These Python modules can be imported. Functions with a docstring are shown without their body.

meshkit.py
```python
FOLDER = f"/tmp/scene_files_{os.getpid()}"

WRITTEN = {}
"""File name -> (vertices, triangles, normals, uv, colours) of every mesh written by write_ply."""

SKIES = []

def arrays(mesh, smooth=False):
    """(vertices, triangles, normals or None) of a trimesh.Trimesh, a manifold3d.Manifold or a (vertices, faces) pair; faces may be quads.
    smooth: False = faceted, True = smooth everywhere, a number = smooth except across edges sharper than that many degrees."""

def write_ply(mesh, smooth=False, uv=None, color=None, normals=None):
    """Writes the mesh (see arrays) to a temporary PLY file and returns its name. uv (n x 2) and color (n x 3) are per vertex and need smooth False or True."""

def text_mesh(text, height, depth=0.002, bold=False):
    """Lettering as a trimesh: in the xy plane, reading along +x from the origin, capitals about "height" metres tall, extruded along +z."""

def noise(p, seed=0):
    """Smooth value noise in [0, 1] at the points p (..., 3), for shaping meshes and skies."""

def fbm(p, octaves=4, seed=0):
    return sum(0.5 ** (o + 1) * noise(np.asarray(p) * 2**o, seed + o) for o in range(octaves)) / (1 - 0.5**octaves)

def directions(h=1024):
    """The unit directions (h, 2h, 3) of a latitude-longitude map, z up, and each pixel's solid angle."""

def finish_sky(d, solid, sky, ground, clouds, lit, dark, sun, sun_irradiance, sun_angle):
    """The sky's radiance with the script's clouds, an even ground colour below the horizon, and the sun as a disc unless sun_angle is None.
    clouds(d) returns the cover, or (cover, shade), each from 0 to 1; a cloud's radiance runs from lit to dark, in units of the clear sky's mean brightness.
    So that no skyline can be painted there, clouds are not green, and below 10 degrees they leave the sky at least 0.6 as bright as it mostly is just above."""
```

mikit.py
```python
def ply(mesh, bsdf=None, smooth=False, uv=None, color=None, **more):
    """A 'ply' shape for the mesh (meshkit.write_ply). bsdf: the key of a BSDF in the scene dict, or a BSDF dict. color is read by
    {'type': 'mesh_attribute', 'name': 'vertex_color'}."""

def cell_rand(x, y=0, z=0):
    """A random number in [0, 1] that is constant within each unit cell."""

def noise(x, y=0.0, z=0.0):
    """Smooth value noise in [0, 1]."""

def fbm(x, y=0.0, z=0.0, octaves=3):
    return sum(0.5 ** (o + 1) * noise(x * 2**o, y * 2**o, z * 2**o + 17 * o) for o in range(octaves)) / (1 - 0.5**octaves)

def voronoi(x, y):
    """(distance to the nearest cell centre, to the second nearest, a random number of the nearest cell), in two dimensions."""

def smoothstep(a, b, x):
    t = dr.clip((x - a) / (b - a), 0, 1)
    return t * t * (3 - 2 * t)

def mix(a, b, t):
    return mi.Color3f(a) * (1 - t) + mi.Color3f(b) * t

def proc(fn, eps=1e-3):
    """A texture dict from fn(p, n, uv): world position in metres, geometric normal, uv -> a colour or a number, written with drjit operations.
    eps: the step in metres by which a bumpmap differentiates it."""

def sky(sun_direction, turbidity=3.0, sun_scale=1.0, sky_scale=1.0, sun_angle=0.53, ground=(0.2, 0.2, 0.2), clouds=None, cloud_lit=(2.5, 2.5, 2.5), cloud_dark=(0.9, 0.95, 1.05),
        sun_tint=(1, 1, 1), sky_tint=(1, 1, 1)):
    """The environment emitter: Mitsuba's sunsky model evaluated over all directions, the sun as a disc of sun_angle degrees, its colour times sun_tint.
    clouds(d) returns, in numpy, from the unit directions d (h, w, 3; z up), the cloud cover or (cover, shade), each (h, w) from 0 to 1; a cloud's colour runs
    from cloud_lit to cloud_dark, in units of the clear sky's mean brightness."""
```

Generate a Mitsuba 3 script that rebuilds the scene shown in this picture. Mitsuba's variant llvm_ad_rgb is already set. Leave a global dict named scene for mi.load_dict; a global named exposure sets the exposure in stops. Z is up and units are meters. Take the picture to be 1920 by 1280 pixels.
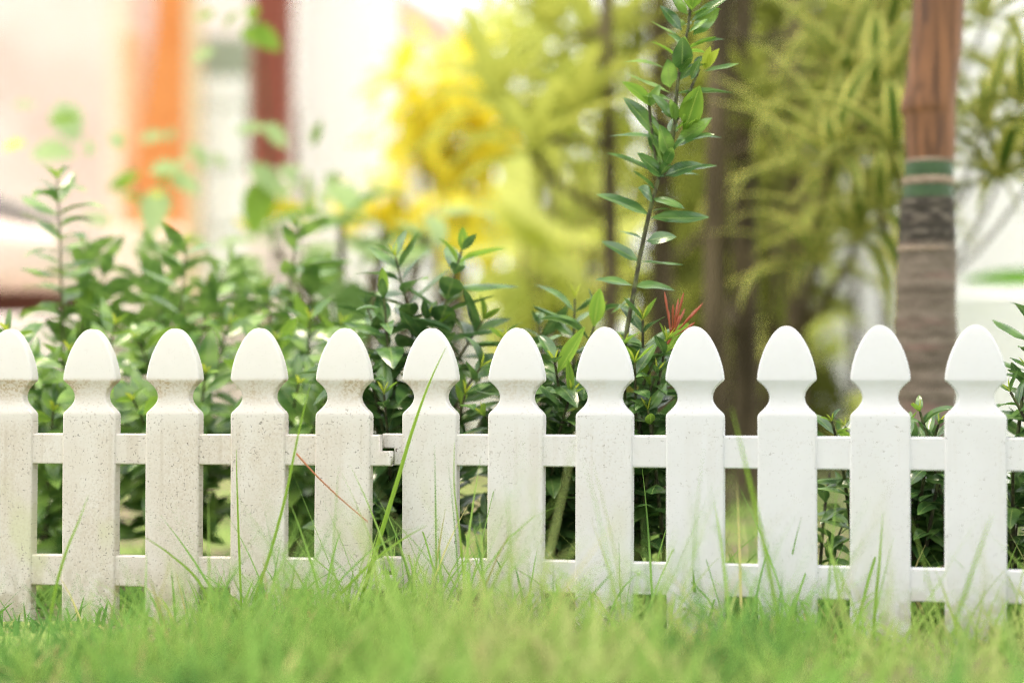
import math
import numpy as np
import trimesh
import drjit as dr
import mitsuba as mi
import mikit, meshkit
from mikit import proc, noise, fbm, voronoi, cell_rand, smoothstep, mix

T = mi.ScalarTransform4f
rng = np.random.default_rng(11)
scene, labels, used = {}, {}, {}

# ------------------------------------------------------------------ camera, sky, exposure
F = 3200.0            # focal length in pixels of the 1920 px wide photograph
YH = 713.0            # row of the horizon
H = 0.27              # height of the lens above the lawn
scene['camera'] = {
    'type': 'thinlens', 'fov': math.degrees(2 * math.atan(960 / F)), 'fov_axis': 'x',
    'aperture_radius': 0.0185, 'focus_distance': 1.915,
    'near_clip': 0.05, 'far_clip': 500.0,
    'to_world': T().look_at(origin=[0, 0, H], target=[0, F, H + YH - 640], up=[0, 0, 1]),
}
scene['sky'] = mikit.sky([-0.35, -0.05, 0.9], turbidity=3, sun_scale=0.3, sun_angle=16, ground=(0.25, 0.27, 0.2),
                         clouds=lambda d: 1.0, cloud_lit=(2.45, 2.45, 2.5))
exposure = 3.0


def P(px, py, d):
    """The point at depth d that the photograph shows at pixel px, py."""
    a = math.atan((YH - 640) / F)
    u, w = (px - 960) / F, (640 - py) / F
    s = d / (math.cos(a) - w * math.sin(a))
    return np.array([u * s, d, H + s * (math.sin(a) + w * math.cos(a))])


# ------------------------------------------------------------------ helpers
def key_for(name):
    n = used.get(name, 0)
    used[name] = n + 1
    return name if n == 0 else f'{name}_{n:03d}'


def thing(name, label, cat, group=None):
    k = key_for(name)
    labels[k] = {'label': label, 'category': cat}
    if group:
        labels[k]['group'] = group
    return k


def part(parent, name, shape, label=None, kind=None):
    k = key_for(f'{parent}__{name}')
    scene[k] = shape
    if label or kind:
        labels[k] = {}
        if label:
            labels[k]['label'] = label
        if kind:
            labels[k]['kind'] = kind
    return k


def struct(name, shape, label):
    scene[name] = shape
    labels[name] = {'kind': 'structure', 'label': label}


def placed(shape, m):
    return {**shape, 'to_world': T(np.asarray(m, float).tolist())}


def unit(v):
    v = np.asarray(v, float)
    return v / max(np.linalg.norm(v), 1e-9)


def frame(pos, direction, up, length, width=None):
    """Matrix that sends leaf space (x along the leaf, y across, z its upper face) to the world."""
    x = unit(direction)
    y = np.cross(up, x)
    if np.linalg.norm(y) < 1e-4:
        y = np.cross([1, 0.2, 0], x)
    y = unit(y)
    z = np.cross(x, y)
    w = length if width is None else width
    m = np.eye(4)
    m[:3, 0], m[:3, 1], m[:3, 2], m[:3, 3] = x * length, y * w, z * length, pos
    return m


def tube(points, radii, sides=7):
    p = np.asarray(points, float)
    r = np.broadcast_to(radii, (len(p),))
    t = np.gradient(p, axis=0)
    t /= np.linalg.norm(t, axis=1, keepdims=True) + 1e-12
    a = np.cross(t, [0.31, 0.95, 0.05])
    a /= np.linalg.norm(a, axis=1, keepdims=True) + 1e-12
    b = np.cross(t, a)
    g = np.arange(sides) * 2 * np.pi / sides
    v = p[:, None] + r[:, None, None] * (np.cos(g)[None, :, None] * a[:, None] + np.sin(g)[None, :, None] * b[:, None])
    i, j = np.meshgrid(np.arange(len(p) - 1), np.arange(sides), indexing='ij')
    q = np.stack([i * sides + j, i * sides + (j + 1) % sides, (i + 1) * sides + (j + 1) % sides, (i + 1) * sides + j], -1).reshape(-1, 4)
    fs = np.vstack([q[:, [0, 1, 2]], q[:, [0, 2, 3]]])
    n = len(p) * sides
    caps = [[n, (k + 1) % sides, k] for k in range(sides)] + [[n + 1, n - sides + k, n - sides + (k + 1) % sides] for k in range(sides)]
    return np.vstack([v.reshape(-1, 3), p[:1], p[-1:]]), np.vstack([fs, caps])


def bez(a, b, c, n):
    t = np.linspace(0, 1, n)[:, None]
    return (1 - t) ** 2 * a + 2 * t * (1 - t) * b + t * t * c


def spline(pts, n):
    from scipy.interpolate import PchipInterpolator
    pts = np.asarray(pts, float)
    s = np.concatenate([[0], np.cumsum(np.linalg.norm(np.diff(pts, axis=0), axis=1))])
    return PchipInterpolator(s / s[-1], pts)(np.linspace(0, 1, n))


def join(meshes):
    vs, fs, o = [], [], 0
    for v, f in meshes:
        vs.append(v); fs.append(np.asarray(f) + o); o += len(v)
    return np.vstack(vs), np.vstack(fs)


def box(x0, x1, y0, y1, z0, z1, r=0.0):
    """A box with chamfered edges."""
    if r <= 0:
        m = trimesh.creation.box(bounds=[[x0, y0, z0], [x1, y1, z1]])
        return np.array(m.vertices), np.array(m.faces)
    pts = []
    for sx in (0, 1):
        for sy in (0, 1):
            for sz in (0, 1):
                c = np.array([x1 if sx else x0, y1 if sy else y0, z1 if sz else z0], float)
                s = np.array([1 - 2 * sx, 1 - 2 * sy, 1 - 2 * sz]) * r
                for k in range(3):
                    q = s.copy(); q[k] = 0
                    pts.append(c + q)
    m = trimesh.convex.convex_hull(np.array(pts))
    return np.array(m.vertices), np.array(m.faces)


# ------------------------------------------------------------------ materials
def two(d):
    return {'type': 'twosided', 'bsdf': d}


def principled(col, rough=0.5, spec=0.5, **more):
    c = col if isinstance(col, dict) else {'type': 'rgb', 'value': list(col)}
    return two({'type': 'principled', 'base_color': c, 'roughness': rough, 'specular': spec, **more})


def leafy(col, rough=0.4, trans=0.6):
    c = col if isinstance(col, dict) else {'type': 'rgb', 'value': list(col)}
    return {'type': 'principledthin', 'base_color': c, 'roughness': rough, 'diff_trans': trans, 'eta': 1.5, 'spec_trans': 0.0}


ZT = H + 0.0582           # tops of the pickets
TOP = ZT


def fence_color(p, n, uv):
    x, z = p.x, p.z
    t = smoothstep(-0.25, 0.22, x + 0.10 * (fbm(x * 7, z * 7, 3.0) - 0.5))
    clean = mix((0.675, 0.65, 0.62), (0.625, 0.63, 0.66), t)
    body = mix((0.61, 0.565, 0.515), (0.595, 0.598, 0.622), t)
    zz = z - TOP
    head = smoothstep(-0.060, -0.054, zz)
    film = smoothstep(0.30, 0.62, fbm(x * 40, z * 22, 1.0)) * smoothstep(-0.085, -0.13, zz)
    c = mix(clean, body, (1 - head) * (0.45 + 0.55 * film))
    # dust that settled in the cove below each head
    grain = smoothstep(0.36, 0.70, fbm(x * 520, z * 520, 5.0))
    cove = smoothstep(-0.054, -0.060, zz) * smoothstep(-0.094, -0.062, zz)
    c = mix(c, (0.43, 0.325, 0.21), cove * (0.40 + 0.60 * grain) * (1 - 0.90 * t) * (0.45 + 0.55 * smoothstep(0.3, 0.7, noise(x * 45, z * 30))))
    # fine grime of the shafts
    shaft = smoothstep(-0.088, -0.115, zz)
    patch = 0.3 + 0.7 * smoothstep(0.30, 0.72, fbm(x * 24, z * 11, 20.0))
    fine = 0.35 + 0.65 * smoothstep(0.35, 0.72, fbm(x * 620, z * 620, 9.0, 2))
    c = mix(c, (0.45, 0.37, 0.28), fine * patch * shaft * (1 - 0.90 * t) * 0.46)
    # algae low down
    alg = smoothstep(0.52, 0.78, fbm(x * 26, z * 10, 31.0)) * smoothstep(-0.12, -0.24, zz)
    c = mix(c, (0.46, 0.48, 0.22), alg * 0.45 * (1 - 0.6 * t))
    # specks
    low = 0.10 + 0.90 * smoothstep(-0.06, -0.11, zz)
    crowd = 0.4 + 0.6 * smoothstep(0.35, 0.65, fbm(x * 60, z * 40, 3.0))
    s1 = smoothstep(0.80, 0.90, noise(x * 640, z * 640, 2.0)) * crowd
    s2 = smoothstep(0.90, 0.95, noise(x * 330, z * 420, 8.0)) * smoothstep(0.35, 0.6, noise(x * 900, z * 900, 1.0))
    c = mix(c, (0.22, 0.17, 0.13), s1 * 0.60 * low * (1 - 0.72 * t))
    c = mix(c, (0.13, 0.10, 0.08), s2 * 0.75 * low * (1 - 0.35 * t))
    # runs of dirty water from the shoulders and splashes from the soil
    run = smoothstep(0.62, 0.85, fbm(x * 150, z * 5, 14.0)) * smoothstep(-0.095, -0.12, zz) * smoothstep(-0.26, -0.16, zz)
    c = mix(c, (0.40, 0.33, 0.24), run * 0.24 * (1 - 0.75 * t))
    splash = smoothstep(0.075, 0.02, z) * smoothstep(0.35, 0.7, fbm(x * 110, z * 90, 23.0))
    c = mix(c, (0.30, 0.26, 0.17), splash * 0.5)
    # a crescent shaped scuff beside the joint
    e = dr.sqrt(dr.square(x + 0.1283) + dr.square(z - 0.1924))
    e2 = dr.sqrt(dr.square(x + 0.1272) + dr.square(z - 0.1921))
    return mix(c, (0.12, 0.08, 0.06), dr.select((e < 0.0020) & (e2 > 0.0015), 0.85, 0.0))


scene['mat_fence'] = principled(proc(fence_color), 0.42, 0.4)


def uv_leaf(edge, centre, vein, k=9.0):
    def fn(p, n, uv):
        a = dr.abs(uv.y - 0.5) * 2
        c = mix(centre, edge, smoothstep(0.25, 0.85, a))
        j = fbm(p.x * k, p.y * k, p.z * k)
        c = c * (0.55 + 0.9 * j)
        return mix(c, vein, smoothstep(0.10, 0.02, a) * 0.6)
    return fn


def ixora(p, n, uv, lo=(0.075, 0.175, 0.035), hi=(0.30, 0.47, 0.10)):
    a = dr.abs(uv.y - 0.5) * 2
    j = noise(p.x * 60, p.y * 60, p.z * 60)
    c = mix(lo, hi, smoothstep(0.25, 0.85, j))
    side = smoothstep(0.80, 1.0, dr.abs(dr.sin(uv.x * 34 + a * 6)))
    c = mix(c, (0.13, 0.23, 0.07), side * 0.28)
    c = mix(c, (0.24, 0.34, 0.11), smoothstep(0.11, 0.03, a) * 0.7)
    spot = smoothstep(0.70, 0.82, fbm(p.x * 320, p.y * 320, p.z * 320, 2))
    return mix(c, (0.20, 0.20, 0.12), spot * 0.35)


ix_backlit = proc(lambda p, n, uv: ixora(p, n, uv))  # paler greens: backlight on the left hedge painted into the leaf colour
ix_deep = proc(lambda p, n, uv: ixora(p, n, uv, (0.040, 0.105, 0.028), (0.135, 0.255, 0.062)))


def glossy_leaf(col, rough, trans, w):
    return {'type': 'blendbsdf', 'weight': w, 'a': leafy(col, 0.5, trans), 'b': principled(col, rough, 1.0, clearcoat=1.0, clearcoat_gloss=0.8)}


scene['mat_ixora_backlit'] = glossy_leaf(ix_backlit, 0.23, 1.1, 0.55)
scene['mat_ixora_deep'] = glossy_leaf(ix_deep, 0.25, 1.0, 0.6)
scene['mat_young'] = leafy(proc(uv_leaf((0.26, 0.41, 0.06), (0.19, 0.34, 0.05), (0.45, 0.55, 0.12))), 0.38, 0.9)
scene['mat_tip'] = leafy((0.50, 0.58, 0.08), 0.4, 0.9)


def stem_color(p, n, uv):
    j = fbm(p.x * 260, p.y * 260, p.z * 120)
    return mix((0.055, 0.05, 0.03), (0.13, 0.15, 0.06), smoothstep(0.35, 0.7, j))


scene['mat_stem'] = principled(proc(stem_color), 0.7, 0.2)
scene['mat_bud'] = principled((0.30, 0.070, 0.03), 0.45, 0.4)


def plain(a, b, k=3.0):
    return proc(lambda p, n, uv: mix(a, b, fbm(p.x * k, p.y * k, p.z * k)))


def stripe(p, n, uv):
    a = dr.abs(uv.y - 0.5) * 2
    j = fbm(p.x * 5, p.y * 5, p.z * 5)
    g = mix((0.06, 0.125, 0.022), (0.14, 0.22, 0.04), j)
    e = mix((0.68, 0.65, 0.17), (0.86, 0.82, 0.30), j)
    return mix(g, e, smoothstep(0.42, 0.62, a))


scene['mat_stripe'] = leafy(proc(stripe), 0.42, 1.05)


def far_stripe(p, n, uv):
    return mix((0.34, 0.40, 0.075), (0.60, 0.60, 0.14), fbm(p.x * 3, p.y * 3, p.z * 3))


scene['mat_deep_stripe'] = leafy(plain((0.13, 0.18, 0.035), (0.44, 0.46, 0.10), 6.0), 0.42, 0.9)
scene['mat_far_stripe'] = leafy(proc(far_stripe), 0.42, 1.05)
scene['mat_gold'] = leafy(plain((0.84, 0.73, 0.06), (0.90, 0.85, 0.13)), 0.45, 1.0)
scene['mat_lime'] = leafy(plain((0.50, 0.60, 0.15), (0.88, 0.87, 0.30), 2.2), 0.45, 1.05)
scene['mat_olive'] = leafy(plain((0.075, 0.095, 0.022), (0.19, 0.205, 0.045)), 0.5, 0.9)
scene['mat_broad'] = leafy(plain((0.17, 0.3, 0.09), (0.22, 0.36, 0.12)), 0.4, 0.9)
scene['mat_broad_sheen'] = leafy(plain((0.4, 0.55, 0.24), (0.5, 0.64, 0.34)), 0.4, 1.0)  # lighter copy of the broad leaf, its sheen put into the colour
scene['mat_grass'] = leafy({'type': 'mesh_attribute', 'name': 'vertex_color'}, 0.5, 0.8)
scene['mat_banana'] = leafy((0.14, 0.34, 0.03), 0.42, 0.8)
scene['mat_blade'] = leafy((0.27, 0.44, 0.06), 0.42, 0.8)
scene['mat_straw'] = leafy((0.50, 0.22, 0.12), 0.6, 0.5)


def bark(p, n, uv):
    j = fbm(p.x * 30, p.y * 30, p.z * 6)
    return mix((0.062, 0.048, 0.029), (0.145, 0.112, 0.07), smoothstep(0.3, 0.7, j))


scene['mat_bark'] = principled(proc(bark), 0.85, 0.2)


def palm_bark(p, n, uv):
    z = p.z
    j = fbm(p.x * 60, p.y * 60, z * 160)
    rings = fbm(3.0, 1.0, z * 95)
    c = mix((0.125, 0.098, 0.074), (0.215, 0.172, 0.135), smoothstep(0.3, 0.7, 0.45 * j + 0.55 * rings))
    c = mix(c, (0.28, 0.15, 0.13), smoothstep(0.58, 0.76, fbm(p.x * 14, p.y * 14, z * 60 + 8)) * 0.35)
    dark = smoothstep(0.455, 0.475, z)
    return mix(c, mix((0.035, 0.03, 0.024), (0.14, 0.12, 0.095), smoothstep(0.45, 0.7, j)), dark * 0.9)


scene['mat_palm'] = principled(proc(palm_bark), 0.75, 0.25)


def sheath_color(p, n, uv):
    j = fbm(p.x * 230, p.y * 230, p.z * 7)
    c = mix((0.115, 0.050, 0.022), (0.27, 0.118, 0.052), smoothstep(0.28, 0.70, j))
    return mix(c, (0.07, 0.035, 0.025), smoothstep(0.62, 0.8, fbm(p.x * 120 + 5, p.y * 120, p.z * 10)) * 0.7)


scene['mat_sheath'] = principled(proc(sheath_color), 0.55, 0.35)
scene['mat_band'] = principled(proc(lambda p, n, uv: mix((0.018, 0.055, 0.013), (0.040, 0.095, 0.02), fbm(p.x * 90, p.y * 90, p.z * 90))), 0.4, 0.45)
scene['mat_scar'] = principled(proc(lambda p, n, uv: mix((0.20, 0.145, 0.10), (0.42, 0.33, 0.26), fbm(p.x * 140, p.y * 140, p.z * 200))), 0.8, 0.2)


def soil(p, n, uv):
    a = fbm(p.x * 9, p.y * 9)
    b = fbm(p.x * 120, p.y * 120, p.z * 60)
    c = mix((0.10, 0.085, 0.055), (0.24, 0.205, 0.14), smoothstep(0.3, 0.72, b))
    c = mix(c, (0.16, 0.25, 0.055), smoothstep(0.36, 0.58, a) * 0.8)
    return mix(c, (0.34, 0.28, 0.21), smoothstep(0.70, 0.8, fbm(p.x * 210, p.y * 210)) * 0.6)


scene['mat_soil'] = principled(proc(soil), 0.95, 0.1)


def plaster(a, b, s=3.0):
    return proc(lambda p, n, uv: mix(a, b, fbm(p.x * s, p.y * s, p.z * s)))


scene['mat_white'] = principled(plaster((0.87, 0.86, 0.845), (0.90, 0.89, 0.88)), 0.7, 0.3)
scene['mat_pinkwall'] = principled(plaster((0.64, 0.45, 0.39), (0.90, 0.84, 0.81), 2.2), 0.7, 0.3)
scene['mat_orange'] = principled(plaster((0.66, 0.22, 0.055), (0.72, 0.29, 0.09), 4.0), 0.6, 0.3)
scene['mat_apricot_glow'] = principled(plaster((0.80, 0.45, 0.24), (0.83, 0.55, 0.35), 3.0), 0.6, 0.3)
scene['mat_peach_glow'] = principled(plaster((0.86, 0.70, 0.56), (0.88, 0.76, 0.66), 2.0), 0.6, 0.3)
scene['mat_maroon'] = principled(plaster((0.185, 0.040, 0.020), (0.235, 0.055, 0.028), 4.0), 0.55, 0.35)
scene['mat_cream'] = principled(plaster((0.62, 0.49, 0.30), (0.72, 0.58, 0.38), 5.0), 0.7, 0.3)
scene['mat_rose'] = principled(plaster((0.80, 0.50, 0.42), (0.84, 0.58, 0.50), 5.0), 0.7, 0.3)
scene['mat_stone'] = principled(plaster((0.66, 0.52, 0.45), (0.78, 0.66, 0.59), 7.0), 0.75, 0.3)
scene['mat_shadow_gap'] = principled(plaster((0.065, 0.018, 0.007), (0.10, 0.030, 0.012), 7.0), 0.7, 0.3)
scene['mat_greywall'] = principled(plaster((0.82, 0.82, 0.81), (0.86, 0.86, 0.86), 2.5), 0.7, 0.3)
scene['mat_frame'] = principled((0.30, 0.36, 0.27), 0.5, 0.4)
scene['mat_pane'] = principled((0.84, 0.89, 0.85), 0.12, 0.6)
scene['mat_tile'] = principled(plaster((0.80, 0.66, 0.60), (0.87, 0.76, 0.71), 6.0), 0.6, 0.35)
scene['mat_metal'] = principled((0.12, 0.115, 0.11), 0.5, 0.4)

# ------------------------------------------------------------------ setting: ground
gx = np.concatenate([np.linspace(-60, -3, 16), np.linspace(-2.9, 2.9, 150), np.linspace(3, 60, 16)])
gy = np.concatenate([np.linspace(-40, 0.2, 10), np.linspace(0.3, 4.2, 110), np.linspace(4.4, 90, 22)])
GX, GY = np.meshgrid(gx, gy)


def ground_z(x, y):
    q = np.stack([np.asarray(x, float), np.asarray(y, float), np.zeros_like(np.asarray(x, float))], -1)
    near = np.clip((6 - np.abs(y - 2)) / 3, 0, 1)
    y_ = np.asarray(y, float)
    bank = 0.022 * np.exp(-((y_ - 0.95) / 0.38) ** 2)
    return bank + near * (0.016 * (meshkit.fbm(q * 3.0, 3, 4) - 0.5) + 0.012 * (meshkit.fbm(q * 26.0, 2, 9) - 0.5))


gv = np.stack([GX, GY, ground_z(GX, GY)], -1).reshape(-1, 3)
nx = len(gx)
ii, jj = np.meshgrid(np.arange(len(gy) - 1), np.arange(nx - 1), indexing='ij')
gf = np.stack([ii * nx + jj, ii * nx + jj + 1, (ii + 1) * nx + jj + 1, (ii + 1) * nx + jj], -1).reshape(-1, 4)
struct('ground', mikit.ply((gv, gf), 'mat_soil', smooth=True), 'brown garden soil with mossy patches under the grass')

# ------------------------------------------------------------------ setting: house, walls
D1 = 8.0


def wall_px(x0, x1, y0, y1, d, thick, r=0.006):
    a, b = P(x0, y1, d), P(x1, y0, d)
    return box(a[0], b[0], d, d + thick, a[2], b[2], r)


house = thing('house', 'pale pink and white house with orange buttress and dark red column', 'house')


def hp(name, m, mat, label=None):
    return part(house, name, mikit.ply(m, mat, smooth=30), label)


a0 = P(-700, 0, 9.0)
hp('wall', box(a0[0], P(300, 0, 9)[0], 9.0, 9.2, -0.05, 2.9, 0.01), 'mat_pinkwall', 'pale pink plaster wall')
hp('wall', box(P(300, 0, 9)[0] + 0.002, P(735, 0, 9)[0], 9.06, 9.26, -0.05, 3.1, 0.01), 'mat_white', 'white plaster wall')
# orange panel with a slanting left edge
q = [P(302, -330, 8.5), P(352, -330, 8.5), P(352, 720, 8.5), P(215, 720, 8.5), P(248, 350, 8.5), P(292, 40, 8.5)]
poly = np.array([[v[0], v[2]] for v in q])
from shapely.geometry import Polygon
m = trimesh.creation.extrude_polygon(Polygon(poly), 0.18, engine='earcut')
v = np.array(m.vertices)
m = (np.stack([v[:, 0], 8.5 + 0.18 - v[:, 2], v[:, 1]], -1), np.array(m.faces))
hp('buttress', m, 'mat_orange', 'orange slanting buttress')
hp('plinth', wall_px(206, 350, 425, 720, 8.42, 0.3, 0.02), 'mat_peach_glow', 'peach block added for the orange glow fading out below the buttress')  # added block: its peach colour holds the fading orange glow
hp('panel', wall_px(196, 247, -330, 720, 8.9, 0.05, 0.004), 'mat_peach_glow', 'peach strip added for the orange light on the wall')  # added strip with the orange bounce light put into its colour
hp('panel', wall_px(226, 262, 60, 720, 8.86, 0.05, 0.004), 'mat_apricot_glow', 'apricot strip added for the orange light beside the buttress')  # added strip, a deeper painted step of the same orange glow
hp('post', wall_px(345, 376, -330, 720, 8.2, 0.08), 'mat_cream', 'cream post')
w = hp('window', wall_px(376, 468, 70, 560, 8.6, 0.06), 'mat_frame', 'tall window')
for k in range(4):
    y0 = 88 + k * 115
    scene[key_for(w + '__pane')] = mikit.ply(wall_px(382, 462, y0 + (55 if k == 0 else 0), y0 + 108, 8.585, 0.012, 0.0), 'mat_pane')
scene[w + '__blind'] = mikit.ply(wall_px(380, 464, 78, 138, 8.58, 0.02, 0.002), 'mat_frame')
hp('column', wall_px(469, 541, -330, 322, 7.6, 0.2), 'mat_maroon', 'dark red square column')
hp('pedestal', wall_px(458, 552, 322, 720, 7.56, 0.26, 0.012), 'mat_pinkwall', 'pale pedestal under the dark red column')
hp('wall', wall_px(560, 716, -330, 720, 8.0, 0.5), 'mat_white', 'projecting white wall')
# gable end with a pink barge board that falls to the right
gx0, gx1 = P(690, 0, 9.6)[0], P(872, 0, 9.6)[0]
zt0, zt1 = P(0, -60, 9.6)[2], P(0, 70, 9.6)[2]
gp = Polygon([(gx0, -0.05), (gx1 - 0.03, -0.05), (gx1 - 0.03, zt1 - 0.06), (gx0, zt0 - 0.06)])
m = trimesh.creation.extrude_polygon(gp, 0.3, engine='earcut'); v = np.array(m.vertices)
hp('gable', (np.stack([v[:, 0], 9.9 - v[:, 2], v[:, 1]], -1), np.array(m.faces)), 'mat_white', 'white side wing')
gp = Polygon([(gx0 - 0.2, zt0 + 0.10), (gx1 + 0.12, zt1 - 0.05), (gx1 + 0.12, zt1 - 0.19), (gx0 - 0.2, zt0 - 0.05)])
m = trimesh.creation.extrude_polygon(gp, 0.45, engine='earcut'); v = np.array(m.vertices)
hp('barge_board', (np.stack([v[:, 0], 9.95 - v[:, 2], v[:, 1]], -1), np.array(m.faces)), 'mat_rose', 'pink sloping roof edge')

terrace = thing('terrace_wall', 'low pale pink terrace wall behind the hedge on the left', 'wall')
A, B = P(-500, 0, 5.6), P(520, 0, 5.6)
part(terrace, 'base', mikit.ply(box(A[0], B[0], 5.62, 5.9, -0.05, P(0, 590, 5.6)[2], 0.006), 'mat_tile', smooth=30))
ncap = 9
for k in range(ncap):
    xa, xb = A[0] + (B[0] - A[0]) * k / ncap, A[0] + (B[0] - A[0]) * (k + 1) / ncap
    part(terrace, 'coping_slab', mikit.ply(box(xa + 0.003, xb - 0.003, 5.56, 5.96, P(0, 590, 5.6)[2], P(0, 570, 5.6)[2], 0.012), 'mat_tile', smooth=30))
kerb = thing('garden_wall', 'low white garden wall in the middle distance below the lime leaves', 'wall')
A, B = P(522, 0, 5.7), P(1075, 0, 5.7)
part(kerb, 'base', mikit.ply(box(A[0], B[0], 5.72, 5.9, -0.05, P(0, 598, 5.7)[2], 0.006), 'mat_white', smooth=30))
part(kerb, 'coping', mikit.ply(box(A[0] - 0.01, B[0] + 0.02, 5.68, 5.94, P(0, 598, 5.7)[2], P(0, 580, 5.7)[2], 0.012), 'mat_white', smooth=30))

bench = thing('stone_bench', 'rounded pinkish stone seat over a base painted dark brown as its shadow gap at the left edge', 'bench')
a, b = P(-260, 545, 4.6), P(104, 420, 4.6)
pts = []
for ang in np.linspace(0, 2 * np.pi, 28, endpoint=False):
    pts.append((np.sign(np.cos(ang)) * abs(np.cos(ang)) ** 0.55, np.sign(np.sin(ang)) * abs(np.sin(ang)) ** 0.7))
pts = np.array(pts)
prof = Polygon(np.stack([4.85 + 0.25 * pts[:, 0], (a[2] + b[2]) / 2 + (b[2] - a[2]) / 2 * pts[:, 1]], -1))
m = trimesh.creation.extrude_polygon(prof, b[0] - a[0], engine='earcut'); v = np.array(m.vertices)
tt = (v[:, 2] / (b[0] - a[0]))
sh = np.where(v[:, 1] > (a[2] + b[2]) / 2, 0.05 * (1 - tt), 0)
part(bench, 'seat', mikit.ply((np.stack([a[0] + v[:, 2], v[:, 0], v[:, 1] + sh], -1), np.array(m.faces)), 'mat_stone', smooth=40))
part(bench, 'base', mikit.ply(box(a[0], b[0] - 0.03, 4.72, 5.0, -0.05, a[2] + 0.01, 0.004), 'mat_shadow_gap', smooth=30), 'base painted dark brown as the shadow gap under the seat')  # shade of the gap below the seat is painted into this brown
part(bench, 'plinth', mikit.ply(box(a[0], P(190, 0, 4.5)[0], 4.5, 4.7, -0.05, P(0, 590, 4.5)[2], 0.012), 'mat_tile', smooth=30), 'pale pink tiled plinth')
rail_ = thing('handrail', 'dark grey handrail sloping down behind the stone seat', 'handrail')
part(rail_, 'bar', mikit.ply(tube([P(-200, 300, 5.0), P(0, 388, 5.0), P(108, 430, 5.0)], 0.022, 10), 'mat_metal', smooth=True))
part(rail_, 'post', mikit.ply(tube([P(104, 430, 5.0), P(104, 430, 5.0) * [1, 1, 0] + [0, 0, -0.02]], 0.010, 8), 'mat_metal', smooth=True))

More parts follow.
